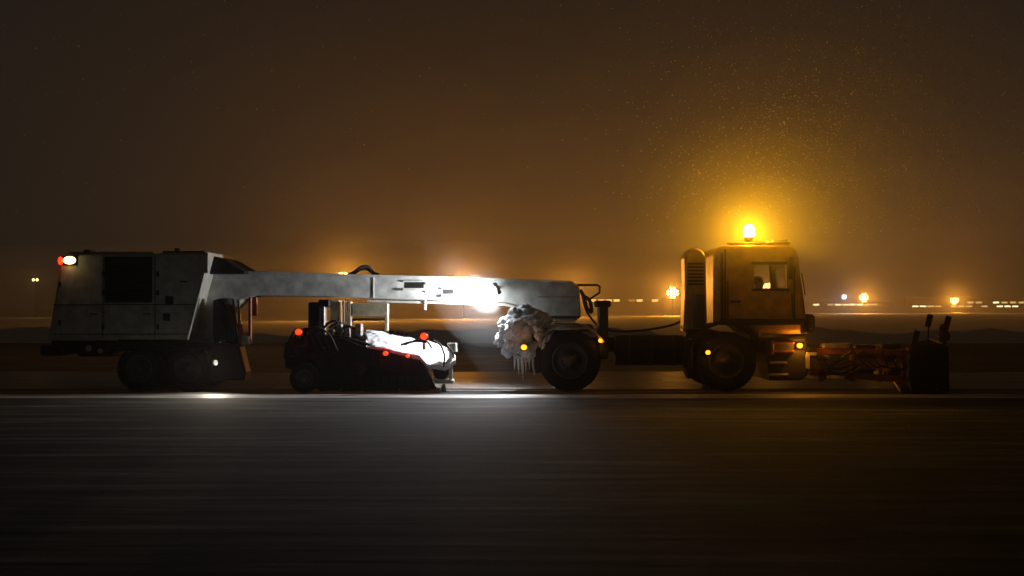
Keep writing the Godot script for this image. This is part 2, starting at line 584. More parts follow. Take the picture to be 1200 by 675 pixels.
func build_truck():
	var t := thing("tractor_truck", "yellow cab tractor truck with glowing amber beacon pulling the sweeper", "truck", Vector3(pt(770, 460, 0).x, 0, -1.25))
	# chassis
	for z in [-0.78, -1.72]:
		begin(); box(Vector3(pt(790, 0, -0.8).x, 0.86, z), Vector3(pt(935, 0, -0.8).x - pt(645, 0, -0.8).x, 0.26, 0.09), 0.01); part("chassis_rail", M.black_metal, t)
	for px in [660, 720, 780, 850, 920]:
		begin(); box(Vector3(pt(px, 0, -1.25).x, 0.86, -1.25), Vector3(0.10, 0.18, 0.84), 0.01); part("cross_member", M.black_metal, t)
	begin(); cyl(pt(722, 411, -0.1) + Vector3(0, 0, -0.30), pt(802, 411, -0.1) + Vector3(0, 0, -0.30), 0.285, 0.285, 28)
	var tank := part("fuel_tank", M.black_metal, t)
	for px in [738, 764, 790]:
		begin(); lathe(Vector3(pt(px, 411, -0.1).x, pt(px, 411, -0.1).y, -0.40), Vector3(1, 0, 0), [[0.286, -0.025], [0.296, -0.02], [0.296, 0.02], [0.286, 0.025]], 28)
		var s := part("tank_strap", M.dark_metal, tank); s.position = Vector3.ZERO
	begin(); box(Vector3(pt(762, 0, -2).x, 0.78, -2.12), Vector3(1.3, 0.5, 0.5), 0.05); part("battery_box", M.black_metal, t)
	# axles and wheels
	for px in [668, 851]:
		var c := pt(px, 424, -0.05)
		begin(); cyl(Vector3(c.x, 0.58, -0.2), Vector3(c.x, 0.58, -2.3), 0.09); part("axle", M.black_metal, t)
	var rw := pt(668, 424, -0.05)
	for zz in [[-0.20, 1.0], [-0.55, 1.0], [-1.95, -1.0], [-2.30, -1.0]]:
		wheel(Vector3(rw.x, 0.585, zz[0]), 0.585, 0.30, t, zz[1])
	for zz in [[-0.22, 1.0], [-2.28, -1.0]]:
		wheel(Vector3(pt(851, 0, -0.1).x, 0.57, zz[0]), 0.57, 0.33, t, zz[1])
	# rear fenders
	for zz in [[-0.02, -0.72], [-1.78, -2.48]]:
		begin()
		var outer := arc_pts(669, 424, 46, 30, 200, 22)
		var inner := arc_pts(669, 424, 43.4, 200, 30, 22)
		loft(pp(outer + inner, zz[0]), zz[0], zz[1], 0.01)
		part("fender", M.white_paint, t)
		begin(); pbox(621, 392, 634, 437, zz[0] - 0.04, zz[1] + 0.04, 0.02); part("mud_flap", M.rubber, t)
	# fifth wheel
	begin(); box(Vector3(pt(664, 0, -1.25).x, pt(0, 384, -1.25).y, -1.25), Vector3(1.0, 0.14, 0.85), 0.04); part("fifth_wheel", M.dark_metal, t)
	# marker bracket behind the rear wheel
	begin(); pbox(701, 357, 713, 421, -0.10, -0.42, 0.03); part("bracket_post", M.dark_metal, t)
	begin(); pbox(698, 352, 716, 360, -0.05, -0.46, 0.02); part("bracket_cap", M.black_metal, t)
	marker(704, 399, -0.06, "amber", Color(1.0, 0.55, 0.1), 0.015, t)
	marker(614, 407, 0.14, "amber", Color(1.0, 0.60, 0.1), 0.03, t, "marker_lamp", 0.11)
	marker(829.5, 413, 0.03, "amber", Color(1.0, 0.62, 0.15), 0.02, t)
	marker(937, 405, 0.02, "amber", Color(1.0, 0.62, 0.18), 0.30, t, "turn_signal", 0.11)
	# packed snow behind the wheel
	begin()
	var rs := RandomNumberGenerator.new()
	rs.seed = 12
	blob(pt(607, 390, -0.30), Vector3(0.33, 0.40, 0.36), 0.16, 3.0, 60, 40)
	blob(pt(624, 376, -0.35), Vector3(0.38, 0.22, 0.36), 0.18, 8.0, 60, 40)
	blob(pt(620, 410, -0.18), Vector3(0.18, 0.24, 0.2), 0.2, 13.0, 40, 28)
	for i in 46:   # clods caked on one another
		var a := rs.randf() * TAU
		var k := rs.randf_range(0.75, 1.0)
		var px := 610.0 + cos(a) * 23.0 * k + rs.randf_range(-3, 3)
		var py := 391.0 + sin(a) * 27.0 * k
		blob(pt(px, py, -0.25 + rs.randf_range(-0.1, 0.3) * (1.0 - k + 0.3)), Vector3(1, rs.randf_range(0.7, 1.2), 1) * rs.randf_range(0.05, 0.12), 0.45, i * 3.1, 20, 14)
	for i in 26:
		blob(pt(rs.randf_range(590, 634), rs.randf_range(366, 418), -0.0 - rs.randf() * 0.14), Vector3.ONE * rs.randf_range(0.03, 0.09), 0.45, i * 2.3, 18, 12)
	part("packed_snow", M.snow, t)
	var rng := RandomNumberGenerator.new()
	rng.seed = 4
	for i in 9:
		var px := 603.0 + i * 4.2 + rng.randf_range(-1, 1)
		var y0 := 410.0 + rng.randf() * 10.0
		var a := pt(px, y0, -0.05 - rng.randf() * 0.25)
		begin(); cyl(a, a + Vector3(rng.randf_range(-0.03, 0.03), -0.18 - rng.randf() * 0.32, 0), 0.04, 0.006, 8); part("icicle", M.snow, t)
	# snow crusted lumps over the rear wheel and its fender
	begin()
	blob(pt(664, 383, -0.3), Vector3(0.42, 0.06, 0.34), 0.25, 21.0, 48, 24)
	blob(pt(640, 398, -0.3), Vector3(0.07, 0.28, 0.30), 0.25, 25.0, 40, 28, Basis(Vector3(0, 0, 1), -0.5))
	part("snow_crust", M.snow, t)
	# cab shell
	var side := []
	side.append_array([[946, 391], [945, 372], [941, 340], [937, 312]])
	side.append_array(arc_pts(923, 301, 13, 8, 88, 6))
	side.append_array([[880, 287], [860, 287.5]])
	side.append_array(arc_pts(850, 301, 13.5, 94, 172, 6))
	side.append_array([[836, 345], [836, 379]])
	side.append_array(arc_pts(851, 424, 47, 108, 36, 10))
	side.append_array([[892, 392]])
	var whole := pp(side, -0.05)
	var door_hole := pp([[884, 313], [891, 310], [921, 310], [922, 338], [884, 338]], 0.0)
	var far_hole := pp([[868, 306], [930, 306], [934, 344], [868, 344]], 0.0)
	begin()
	loft(whole, 0.0, -2.5, 0.10, Transform3D(), 5, false, Rect2(pt(930, 0, 0).x, pt(0, 340, 0).y, 5.0, pt(0, 312, 0).y - pt(0, 340, 0).y))
	# the two side walls, in pieces round their window openings
	var face := Geometry2D.offset_polygon(whole, -0.098)[0]
	for wall in [[0.0, -0.05, 884, 922, door_hole], [-2.45, -2.5, 868, 934, far_hole]]:
		for cut in [[790, wall[2], false], [wall[2], wall[3], true], [wall[3], 960, false]]:
			for piece in Geometry2D.intersect_polygons(face, pp([[cut[0], 270], [cut[1], 270], [cut[1], 470], [cut[0], 470]], 0.0)):
				var pieces := [piece]
				if cut[2]:
					pieces = []
					for half in [[270.0, 330.0], [330.0, 470.0]]:
						for q in Geometry2D.intersect_polygons(piece, pp([[cut[0], half[0]], [cut[1], half[0]], [cut[1], half[1]], [cut[0], half[1]]], 0.0)):
							for w in Geometry2D.clip_polygons(q, wall[4]):
								pieces.append(w)
				for q in pieces:
					loft(q, wall[0], wall[1], 0.0, Transform3D(), 1)
	part("cab", M.yellow_cab, t)
	# glazing
	begin(); loft(door_hole, -0.031, -0.039, 0.001); part("door_window", M.glass, t)
	begin(); loft(far_hole, -2.461, -2.469, 0.001); part("door_window", M.glass, t)
	begin()
	var s0 := pt(942.4, 345, -0.05); var s1 := pt(936.0, 305, -0.05)
	box((s0 + s1) / 2.0 + Vector3(-0.06, 0, -1.20), Vector3(0.012, (s0 - s1).length() + 0.04, 2.06), 0.002, Basis(Vector3(0, 0, 1), atan2(s0.x - s1.x, s1.y - s0.y)))
	part("windscreen", M.glass, t)
	# doors: raised panel outlines, sill bands, handles
	for zz in [[0.012, -0.02, 0.0], [-2.48, -2.512, -2.5]]:
		for e in [[849, 292, 851, 376], [930, 312, 932, 376], [849, 376, 932, 378]]:
			begin(); pbox(e[0], e[1], e[2], e[3], zz[0], zz[1], 0.005); part("door_seam", M.black_metal, t)
		begin(); pbox(844, 373.5, 943.5, 381, zz[0] + 0.012, zz[1], 0.01); part("side_moulding", M.black_metal, t)
		begin(); pbox(856, 352, 868, 355, zz[0] + 0.03, zz[1] + 0.01, 0.008); part("door_handle", M.black_metal, t)
		begin(); pbox(881, 306.5, 925, 310, zz[0] + 0.006, zz[1], 0.006); part("window_trim", M.black_metal, t)
		begin(); pbox(881, 338, 925, 341, zz[0] + 0.006, zz[1], 0.006); part("window_trim", M.black_metal, t)
	# stack of intake and exhaust behind the door
	begin(); pbox(845, 296, 848, 378, 0.04, -0.02, 0.015); part("door_edge", M.black_metal, t)
	begin()
	loft(pp(arc_pts(815, 303, 12.5, 0, 180, 12) + [[803, 340], [801, 388], [829, 388]], -0.15), -0.15, -0.75, 0.06, Transform3D(), 3)
	part("intake_stack", M.yellow_cab, t)
	for i in 7:
		begin(); pbox(806, 308 + i * 4.0, 825, 310 + i * 4.0, -0.13, -0.17, 0.006); part("intake_slat", M.black_metal, t)
	begin(); cyl(pt(819, 345, -0.12), pt(819, 384, -0.12), 0.11, 0.11, 20); part("exhaust_silencer", M.dark_metal, t)
	begin(); pbox(804, 386, 836, 396, -0.1, -0.8, 0.03); part("stack_shelf", M.black_metal, t)
	# sun visor, roof rail, horns
	begin(); tube([pt(852, 285.5, -0.25), pt(926, 285, -0.25)], 0.02); part("roof_rail", M.dark_metal, t)
	begin(); tube([pt(852, 285.5, -2.2), pt(926, 285, -2.2)], 0.02); part("roof_rail", M.dark_metal, t)
	for px in [905.0, 912.0, 917.0]:
		begin(); lathe(pt(px, 284.0 - (px - 905.0) * 0.1, -0.42), Vector3(1, 0, 0), [[0.001, -0.12], [0.02, -0.12], [0.022, 0.02], [0.045, 0.09], [0.04, 0.09], [0.001, 0.06]], 16); part("horn", M.chrome, t)
	# grab rails, wipers
	begin(); tube([pt(853, 330, 0.02), pt(853, 330, 0.08), pt(853, 372, 0.08), pt(853, 372, 0.02)], 0.014); part("grab_rail", M.black_metal, t)
	begin(); tube([pt(928, 345, 0.02), pt(928, 345, 0.07), pt(929, 374, 0.07), pt(929, 374, 0.02)], 0.014); part("grab_rail", M.black_metal, t)
	for z in [-0.6, -1.5]:
		begin(); bar(pt(943.5, 346, z), pt(939.5, 320, z - 0.3), 0.02, 0.02); part("wiper", M.black_metal, t)
	# mirrors
	begin(); box(pt(926, 314, 0.22), Vector3(0.08, 0.42, 0.20), 0.03); part("mirror", M.black_metal, t)
	begin(); tube([pt(930, 303, -0.02), pt(927, 303, 0.2), pt(927, 325, 0.2), pt(931, 330, -0.02)], 0.014); part("mirror_arm", M.black_metal, t)
	begin(); box(pt(941, 383, 0.0), Vector3(0.10, 0.26, 0.10), 0.03); part("corner_guard", M.black_metal, t)
	# bumper, steps, front light frame
	begin()
	loft(pp([[946, 394], [947, 440], [938, 446], [902, 446], [900, 426], [896, 408], [893, 396]], 0.0), -0.02, -2.48, 0.05)
	var bumper := part("bumper", M.dark_metal, t)
	for e in [[905, 400.5, 931, 403], [905, 411, 931, 413.4], [904, 399, 907, 416]]:
		begin(); pbox(e[0], e[1], e[2], e[3], 0.06, -0.06, 0.008); part("lamp_guard", M.orange_paint, t)
	for e in [[902, 424, 922, 427], [902, 438, 924, 441]]:
		begin(); pbox(e[0], e[1], e[2], e[3], 0.06, -0.25, 0.01); part("cab_step", M.grey_steel, t)
	# front fender over the wheel
	for zz in [[0.03, -0.5], [-2.0, -2.53]]:
		begin()
		loft(pp(arc_pts(851, 424, 48, 16, 205, 22) + arc_pts(851, 424, 44, 205, 16, 22), zz[0]), zz[0], zz[1], 0.02)
		part("front_fender", M.black_metal, t)
	begin(); pbox(803, 398, 812, 434, -0.02, -0.5, 0.03); part("front_mud_flap", M.rubber, t)
	# interior
	begin(); box(pt(880, 384, -0.7), Vector3(0.55, 0.16, 0.55), 0.05); part("seat", M.seat_cloth, t)
	begin(); box(pt(870, 364, -0.7), Vector3(0.16, 0.66, 0.52), 0.05, Basis(Vector3(0, 0, 1), 0.12)); part("seat_back", M.seat_cloth, t)
	begin(); lathe(pt(922, 368, -0.7), Vector3(-0.75, 0.66, 0), [[0.22, -0.015], [0.235, 0.0], [0.22, 0.015], [0.205, 0.0], [0.22, -0.015]], 28)
	cyl(pt(922, 368, -0.7), pt(932, 378, -0.7), 0.03)
	part("steering_wheel", M.seat_cloth, t)
	begin(); box(pt(933, 378, -1.25), Vector3(0.26, 0.35, 2.2), 0.05); part("dashboard", M.seat_cloth, t)
	# amber beacon
	var b := pt(878, 272, -0.45)
	begin(); cyl(b + Vector3(0, -0.24, 0), b + Vector3(0, -0.09, 0), 0.06, 0.105, 20); var base := part("beacon", M.black_metal, t)
	begin(); lathe(b, Vector3(0, 1, 0), [[0.105, -0.09], [0.115, -0.03], [0.11, 0.08], [0.07, 0.14], [0.001, 0.155]], 24)
	var dome := part("beacon_lamp", M.beacon_amber, base)
	dome.position = Vector3.ZERO
	omni("beacon_source", b, Color(1.0, 0.66, 0.05), 7.5, 0.06, t)
	begin(); tube([b + Vector3(-0.4, -0.245, 0.1), b + Vector3(0.75, -0.245, 0.1)], 0.022); part("light_bar", M.dark_metal, t)

# ------------------------------------------------------------------ plough
func build_plough():
	var t := thing("snow_plough", "orange framed front snow plough with dark blade and upright markers", "snow plough", Vector3(pt(1040, 460, 0).x, 0, -1.25))
	# lift frame
	for z in [-0.35, -2.15]:
		begin(); bar(pt(948, 411, z), pt(1062, 413, z), 0.10, 0.12); part("upper_arm", M.orange_paint, t)
		begin(); bar(pt(948, 436, z), pt(1066, 445, z), 0.10, 0.12); part("push_arm", M.orange_paint, t)
		begin(); bar(pt(999, 427, z), pt(1031, 428, z), 0.08, 0.07); part("brace", M.orange_paint, t)
		for px in [962, 998, 1030, 1058]:
			begin(); bar(pt(px, 410, z), pt(px + 1, 447, z), 0.08, 0.08); part("upright", M.orange_paint, t)
		begin(); bar(pt(1032, 444, z), pt(1057, 415, z), 0.05, 0.05); part("brace", M.orange_paint, t)
		begin(); cyl(pt(960, 440, z + 0.14), pt(985, 420, z + 0.14), 0.045); part("ram_barrel", M.black_metal, t)
		begin(); cyl(pt(985, 420, z + 0.14), pt(997, 411, z + 0.14), 0.025); part("ram_rod", M.chrome, t)
	for px in [962, 998, 1058]:
		begin(); bar(pt(px, 412, -0.3), pt(px, 412, -0.3) + Vector3(0, 0, -1.9), 0.1, 0.1); part("cross_tube", M.orange_paint, t)
		begin(); bar(pt(px, 443, -0.3), pt(px, 443, -0.3) + Vector3(0, 0, -1.9), 0.1, 0.1); part("cross_tube", M.orange_paint, t)
	begin(); box(pt(978, 405, -0.35), Vector3(0.52, 0.10, 0.36), 0.03); part("valve_box", M.beige_paint, t)
	begin(); pbox(969, 440, 990, 445, -0.18, -0.4, 0.015); part("skid_plate", M.beige_paint, t)
	begin(); pbox(971, 426, 983, 430, -0.18, -0.3, 0.01); part("hose_clamp", M.beige_paint, t)
	begin(); pbox(966, 416.5, 972, 421.5, -0.16, -0.3, 0.01); part("hose_clamp", M.beige_paint, t)
	begin(); bar(pt(946, 415, -0.05), pt(946, 432, -0.05), 0.08, 0.08); part("hitch_pin", M.beige_paint, t)
	begin(); pbox(944, 413, 958, 417.5, -0.02, -0.2, 0.015); part("hitch_plate", M.grey_steel, t)
	for i in 4:
		var a := pt(950 + i * 5, 416 + i * 2, -0.12 - i * 0.05)
		var b := pt(996 + i * 4, 424 + i * 3, -0.15 - i * 0.06)
		begin(); tube(curve([a, a.lerp(b, 0.4) + Vector3(0, -0.12 - 0.05 * i, 0.05), b], 16), 0.018); part("hose", M.rubber, t)
	begin(); pbox(1034, 403, 1056, 409, -0.5, -1.2, 0.03); part("lift_tower", M.dark_metal, t)
	begin(); pbox(1003, 404, 1026, 410, -0.7, -1.4, 0.03); part("lift_tower", M.dark_metal, t)
	for e in [[985, 402, 1000, 410, -0.3, -0.7], [1006, 413, 1026, 421, -0.4, -0.9], [1036, 415, 1054, 424, -0.5, -0.9], [1008, 432, 1024, 442, -0.35, -0.6], [950, 421, 962, 434, -0.3, -0.8], [1040, 430, 1056, 443, -0.4, -1.0]]:
		begin(); pbox(e[0], e[1], e[2], e[3], e[4], e[5], 0.03); part("hydraulic_unit", M.dark_metal if e[0] > 1005 else M.beige_paint, t)
	for i in 5:
		var a := pt(1000 + i * 11, 412, -0.22)
		begin(); tube(curve([a, a + Vector3(0.12, -0.18 - 0.04 * i, 0.08), a + Vector3(0.30, -0.30, 0.02)], 14), 0.016); part("hose", M.rubber, t)
		begin(); bar(pt(1062 + i * 3, 409 + i * 9, -0.1), pt(1070 + i * 3, 409 + i * 9, 0.2), 0.04, 0.06); part("bracket", M.orange_paint, t)
	# mouldboard: curved section swept across the track
	begin()
	var ring0 := []
	var prof := []
	for i in 13:   # front (concave) face from bottom to top, then the back face
		var k := float(i) / 12.0
		prof.append(Vector2(0.34 - 0.42 * sin(k * PI) * 0.55 + 0.10 * k, 0.03 + 0.92 * k))
	for i in 13:
		var k := 1.0 - float(i) / 12.0
		prof.append(Vector2(0.28 - 0.42 * sin(k * PI) * 0.55 + 0.08 * k, 0.03 + 0.92 * k))
	var nx := pt(1082, 460, 0.55).x
	var near := PackedVector2Array()
	for p in prof:
		near.append(p)
	var ang := deg_to_rad(-14.0)
	loft(near, 0.0, -3.7, 0.004, Transform3D(Basis(Vector3.UP, ang), Vector3(nx - 0.02, 0.0, 0.55)), 1)
	part("mouldboard", M.black_metal, t)
	for i in 6:
		begin()
		var zz := -0.02 - i * 0.73
		var rib := PackedVector2Array()
		for k in 9:
			var q := k / 8.0
			rib.append(Vector2(0.27 - 0.42 * sin(q * PI) * 0.55 + 0.08 * q, 0.05 + 0.88 * q))
		rib.append(Vector2(0.0, 0.85))
		rib.append(Vector2(-0.06, 0.2))
		loft(rib, zz, zz - 0.03, 0.004, Transform3D(Basis(Vector3.UP, ang), Vector3(nx - 0.02, 0.0, 0.55)), 1)
		part("rib", M.black_metal, t)
	begin(); loft(pp([[1066, 408], [1072, 404], [1100, 402], [1111, 406], [1112, 458], [1104, 463], [1070, 463], [1064, 440]], 0.52), 0.55, 0.46, 0.02); part("end_plate", M.black_metal, t)
	begin(); box(Vector3(nx + 0.10, 0.075, -1.25), Vector3(0.16, 0.15, 3.4), 0.02, Basis(Vector3.UP, ang)); part("cutting_edge", M.dark_metal, t)
	# markers
	var stakes := [[1087, 408, 1088.5, 372, 0.45, 0.016], [1104, 408, 1110, 374, 0.30, 0.016], [1068, 406, 1073, 391, -0.2, 0.016]]
	for s in stakes:
		begin(); cyl(pt(s[0], s[1], s[4]), pt(s[2], s[3], s[4]), s[5], s[5] * 0.7, 8); var k := part("marker_stake", M.black_metal, t)
		var top := pt(s[2], s[3], s[4])
		begin(); box(top + Vector3(0, -0.06, 0), Vector3(0.11, 0.24, 0.02), 0.008, Basis(Vector3(0, 0, 1), -0.25)); var f := part("stake_flag", M.black_metal, k); f.position = Vector3.ZERO
	begin(); blob(pt(1106, 392, 0.28), Vector3(0.09, 0.17, 0.08), 0.5, 30.0, 20, 14); part("snow_lump", M.rubber, t)

# ------------------------------------------------------------------ sweeper
func build_sweeper():
	var t := thing("jet_sweeper_trailer", "pale gooseneck runway sweeper trailer with engine housing and rotary broom", "sweeper", Vector3(pt(330, 460, 0).x, 0, -1.25))
	var zn := -0.85
	var zf := -1.65
	# gooseneck boom
	begin()
	var prof := [[232, 321], [262, 319], [290, 319.5], [380, 322], [470, 324.5], [560, 327], [640, 329.5], [672, 331], [679, 336], [681, 370], [674, 377], [632, 378], [622, 368], [606, 358], [592, 354.5], [520, 352.5], [440, 350.5], [380, 348], [300, 347], [284, 351], [268, 366], [255, 392], [250, 432], [214, 432], [221, 380]]
	loft(pp(prof, zn), zn, zf, 0.03, Transform3D(), 3)
	part("boom", M.boom_paint, t)
	begin(); loft(pp([[430, 351.6], [520, 353.6], [593, 355.6], [606, 359], [622, 369.5], [618, 371], [604, 362], [592, 358.5], [520, 356.5], [430, 354]], zn), zn + 0.06, zf - 0.06, 0.008); part("lower_flange", M.boom_paint, t)
	begin(); loft(pp([[290, 317.6], [380, 320.2], [560, 325.2], [672, 329.2], [672, 331.4], [560, 327.4], [380, 322.4], [290, 319.8]], zn), zn + 0.03, zf - 0.03, 0.006); part("upper_flange", M.boom_paint, t)
	for e in [[474, 330.5, 496.5, 337.5], [519, 339, 531.5, 344.5]]:
		begin(); pbox(e[0] - 2, e[1] - 2, e[2] + 2, e[1], zn + 0.03, zn - 0.01, 0.005); part("slot_rim", M.boom_paint, t)
		begin(); pbox(e[0] - 2, e[3], e[2] + 2, e[3] + 3, zn + 0.05, zn - 0.01, 0.005); part("slot_rim", M.boom_paint, t)
		begin(); pbox(e[0], e[1], e[2], e[3], zn + 0.004, zn - 0.01, 0.002); part("access_slot", M.black_metal, t)
	for e in [[437, 325, 438.2, 349], [556, 328, 557.2, 352], [621, 332, 622.4, 364]]:
		begin(); pbox(e[0], e[1], e[2], e[3], zn + 0.012, zn - 0.01, 0.003); part("weld_seam", M.boom_paint, t)
	for e in [[500, 332], [500, 341], [541, 336], [548, 336], [636, 345], [655, 345], [667, 352], [640, 366]]:
		begin(); cyl(pt(e[0], e[1], zn - 0.01), pt(e[0], e[1], zn + 0.022), 0.03, 0.03, 8); part("bolt", M.boom_paint, t)
	begin(); pbox(630, 347, 678, 349, zn + 0.02, zn - 0.01, 0.005); part("weld_seam", M.grey_steel, t)
	begin(); pbox(628, 370, 680, 373, zn + 0.03, zn - 0.02, 0.01); part("head_plate", M.dark_metal, t)
	begin(); cyl(pt(657, 378, -1.25), pt(657, 386, -1.25), 0.14, 0.14, 20); part("king_pin", M.dark_metal, t)
	# pipe under the boom, hoses on top, rail at the front end
	begin(); cyl(pt(498, 352, zn + 0.05), pt(498, 363, zn + 0.05), 0.035, 0.03, 12); part("drain_pipe", M.boom_paint, t)
	begin(); tube(curve([pt(408, 322.5, -1.0), pt(415, 319, -1.0), pt(424, 313, -1.0), pt(432, 313, -1.0), pt(437, 320, -1.0), pt(444, 322, -1.0)], 20), 0.035, 10); part("hose_loop", M.rubber, t)
	begin(); tube(curve([pt(414, 322.5, -1.15), pt(420, 317, -1.15), pt(428, 315, -1.15), pt(440, 322, -1.15)], 20), 0.025, 10); part("hose_loop", M.rubber, t)
	begin(); tube([pt(676, 334, -0.95), pt(700, 334, -0.95), pt(703, 336, -0.95), pt(702.5, 343, -0.95), pt(692, 350, -0.95)], 0.02, 8); part("hose_rail", M.black_metal, t)
	begin(); tube(curve([pt(680, 340, -0.95), pt(685, 349, -0.9), pt(687, 360, -0.85), pt(693, 366, -0.9), pt(691, 352, -0.95), pt(686, 348, -1.0)], 24), 0.035, 8); part("coupling_hose", M.rubber, t)
	begin(); tube(curve([pt(682, 345, -1.3), pt(692, 372, -1.3), pt(720, 388, -1.3), pt(790, 380, -1.3), pt(806, 360, -1.4)], 30), 0.022, 8); part("coupling_hose", M.rubber, t)
	# work lamp hung beside the boom
	var wl := pt(577, 340, -0.42)
	begin(); box(wl + Vector3(0.085, 0.03, 0), Vector3(0.10, 0.24, 0.28), 0.03, Basis(Vector3(0, 0, 1), 0.5)); var head := part("work_lamp", M.black_metal, t)
	begin(); blob(wl + Vector3(0.01, -0.01, 0.03), Vector3(0.115, 0.125, 0.14), 0.0, 0.0, 24, 16); var lens := part("work_lamp_lens", M.work_white, head); lens.position = Vector3.ZERO
	begin(); bar(wl + Vector3(0.12, 0.05, -0.44), wl + Vector3(0.12, 0.05, -0.02), 0.05, 0.05); var br := part("work_lamp_bracket", M.black_metal, head); br.position = Vector3.ZERO
	spot("work_lamp_source", wl + Vector3(-0.0, -0.02, 0.03), Vector3(-0.82, -0.54, 0.20), 88.0, Color(0.97, 0.98, 1.0), 18.0, 0.09, t, 0.45)
	# engine housing
	begin()
	loft(pp([[56, 398], [70, 312], [75, 299], [100, 297.5], [180, 296.5], [243, 295.5], [244, 300], [219, 398]], -0.05), -0.05, -2.45, 0.05, Transform3D(), 3)
	var housing := part("engine_housing", M.white_paint, t)
	begin(); pbox(122, 301, 178, 354.5, -0.035, -0.10, 0.01); var g := part("grille_frame", M.black_metal, housing); g.position = Vector3.ZERO
	for i in 11:
		begin()
		var a := pt(150, 305.0 + i * 4.6, -0.02)
		box(a, Vector3(0.84, 0.022, 0.05), 0.004, Basis(Vector3(1, 0, 0), 0.7))
		var s := part("grille_slat", M.black_metal, housing); s.position = Vector3.ZERO
	for e in [[193.5, 347, 203, 357], [191, 367.5, 199, 376]]:
		begin(); pbox(e[0], e[1], e[2], e[3], -0.03, -0.08, 0.01); var s := part("latch", M.black_metal, housing); s.position = Vector3.ZERO
	for e in [[120, 299, 121, 396], [181, 298, 182, 396], [62, 356.5, 228, 357.5], [62, 391, 220, 392]]:
		begin(); pbox(e[0], e[1], e[2], e[3], -0.042, -0.07, 0.003); var s := part("panel_seam", M.dark_metal, housing); s.position = Vector3.ZERO
	begin(); loft(pp([[240.5, 297], [244.5, 297], [244.5, 302], [220.5, 398], [217.5, 398], [238, 316]], -0.03), -0.02, -0.09, 0.01); part("corner_trim", M.white_paint, t)
	begin(); pbox(233.5, 298, 244, 320, 0.0, -0.05, 0.015); part("corner_bracket", M.white_paint, t)
	begin(); loft(pp([[245, 299], [262, 303], [287, 318], [287, 321], [245, 321]], -0.5), -0.5, -2.0, 0.04); part("fairing", M.black_metal, t)
	begin(); pbox(97, 292.5, 106, 298, -0.3, -0.6, 0.02); part("roof_cap", M.dark_metal, t)
	begin(); cyl(pt(208, 298, -0.5), pt(208, 291, -0.5), 0.05, 0.06); part("exhaust_cap", M.dark_metal, t)
	begin(); pbox(190, 294, 240, 297, -0.5, -1.6, 0.02); part("roof_hatch", M.dark_metal, t)
	begin(); pbox(80, 295, 180, 297.5, -0.6, -1.9, 0.02); part("roof_hatch", M.white_paint, t)
	for e in [[68, 330], [68, 375], [119, 318], [119, 340], [183, 318], [183, 340], [119, 380], [183, 380]]:
		begin(); pbox(e[0], e[1], e[0] + 3, e[1] + 6, -0.025, -0.06, 0.006); var hg := part("hinge", M.dark_metal, housing); hg.position = Vector3.ZERO
	for e in [[110, 368], [172, 368], [215, 330]]:
		begin(); tube([pt(e[0] - 4, e[1], -0.05), pt(e[0] - 4, e[1], 0.0), pt(e[0] + 4, e[1], 0.0), pt(e[0] + 4, e[1], -0.05)], 0.012, 6); var hd := part("grab_handle", M.black_metal, housing); hd.position = Vector3.ZERO
	# chassis under the housing
	begin(); pbox(60, 399, 250, 409, -0.3, -0.45, 0.02); part("chassis_rail", M.black_metal, t)
	begin(); pbox(60, 399, 250, 409, -2.05, -2.2, 0.02); part("chassis_rail", M.black_metal, t)
	begin(); pbox(47, 405, 74, 417, -0.05, -2.4, 0.03); part("rear_bumper", M.black_metal, t)
	begin(); pbox(90, 402, 132, 418, -0.35, -2.1, 0.05); part("tool_box", M.black_metal, t)
	begin(); cyl(pt(104, 408, -0.2), pt(104, 408, -0.35), 0.06, 0.06, 16); part("lamp_cup", M.chrome, t)
	begin(); cyl(pt(118, 411, -0.2), pt(118, 411, -0.35), 0.05, 0.05, 16); part("lamp_cup", M.chrome, t)
	for px in [166.0, 222.0]:
		var c := pt(px, 430, -0.3)
		begin(); cyl(Vector3(c.x, 0.43, -0.3), Vector3(c.x, 0.43, -2.2), 0.07); part("axle", M.black_metal, t)
		for zz in [[-0.32, 1.0], [-2.18, -1.0]]:
			wheel(Vector3(c.x, 0.43, zz[0]), 0.43, 0.36, t, zz[1])
	begin(); pbox(136, 398, 250, 410, -0.08, -0.6, 0.04); part("wheel_cover", M.black_metal, t)
	# rear corner lamps
	var rl := pt(80, 305, 0.02)
	begin(); box(rl + Vector3(0, 0, -0.06), Vector3(0.30, 0.17, 0.06), 0.02); var rb := part("corner_lamp", M.black_metal, t)
	begin(); blob(rl + Vector3(0.02, 0, 0), Vector3(0.12, 0.075, 0.05), 0.0, 0.0, 16, 10); var r1 := part("white_lamp_lens", M.warm_lamp, rb); r1.position = Vector3.ZERO
	begin(); blob(rl + Vector3(-0.15, -0.01, 0), Vector3(0.045, 0.075, 0.05), 0.0, 0.0, 16, 10); var r2 := part("red_lamp_lens", M.red_lamp, rb); r2.position = Vector3.ZERO
	omni("corner_lamp_source", rl + Vector3(0.02, 0, 0.08), Color(1.0, 0.8, 0.5), 0.015, 0.05, t)
	# blower ducting in front of the wheels
	begin(); loft(pp([[248, 402], [280, 404], [288, 436], [286, 446], [246, 446]], -0.15), -0.15, -0.7, 0.05); part("air_nozzle", M.dull_red, t)
	begin(); cyl(pt(262, 352, -0.6), pt(266, 402, -0.45), 0.20, 0.26, 24); part("air_duct", M.black_metal, t)
	begin(); cyl(pt(279, 351, -0.25), pt(281.5, 388, -0.25), 0.03, 0.03, 12); part("strut_rod", M.chrome, t)
	begin(); cyl(pt(281, 380, -0.25), pt(284, 406, -0.25), 0.05, 0.05, 12); part("strut_barrel", M.red_paint, t)
	begin(); pbox(291, 348, 294.5, 402, -0.2, -0.28, 0.01); part("hanger_post", M.red_paint, t)
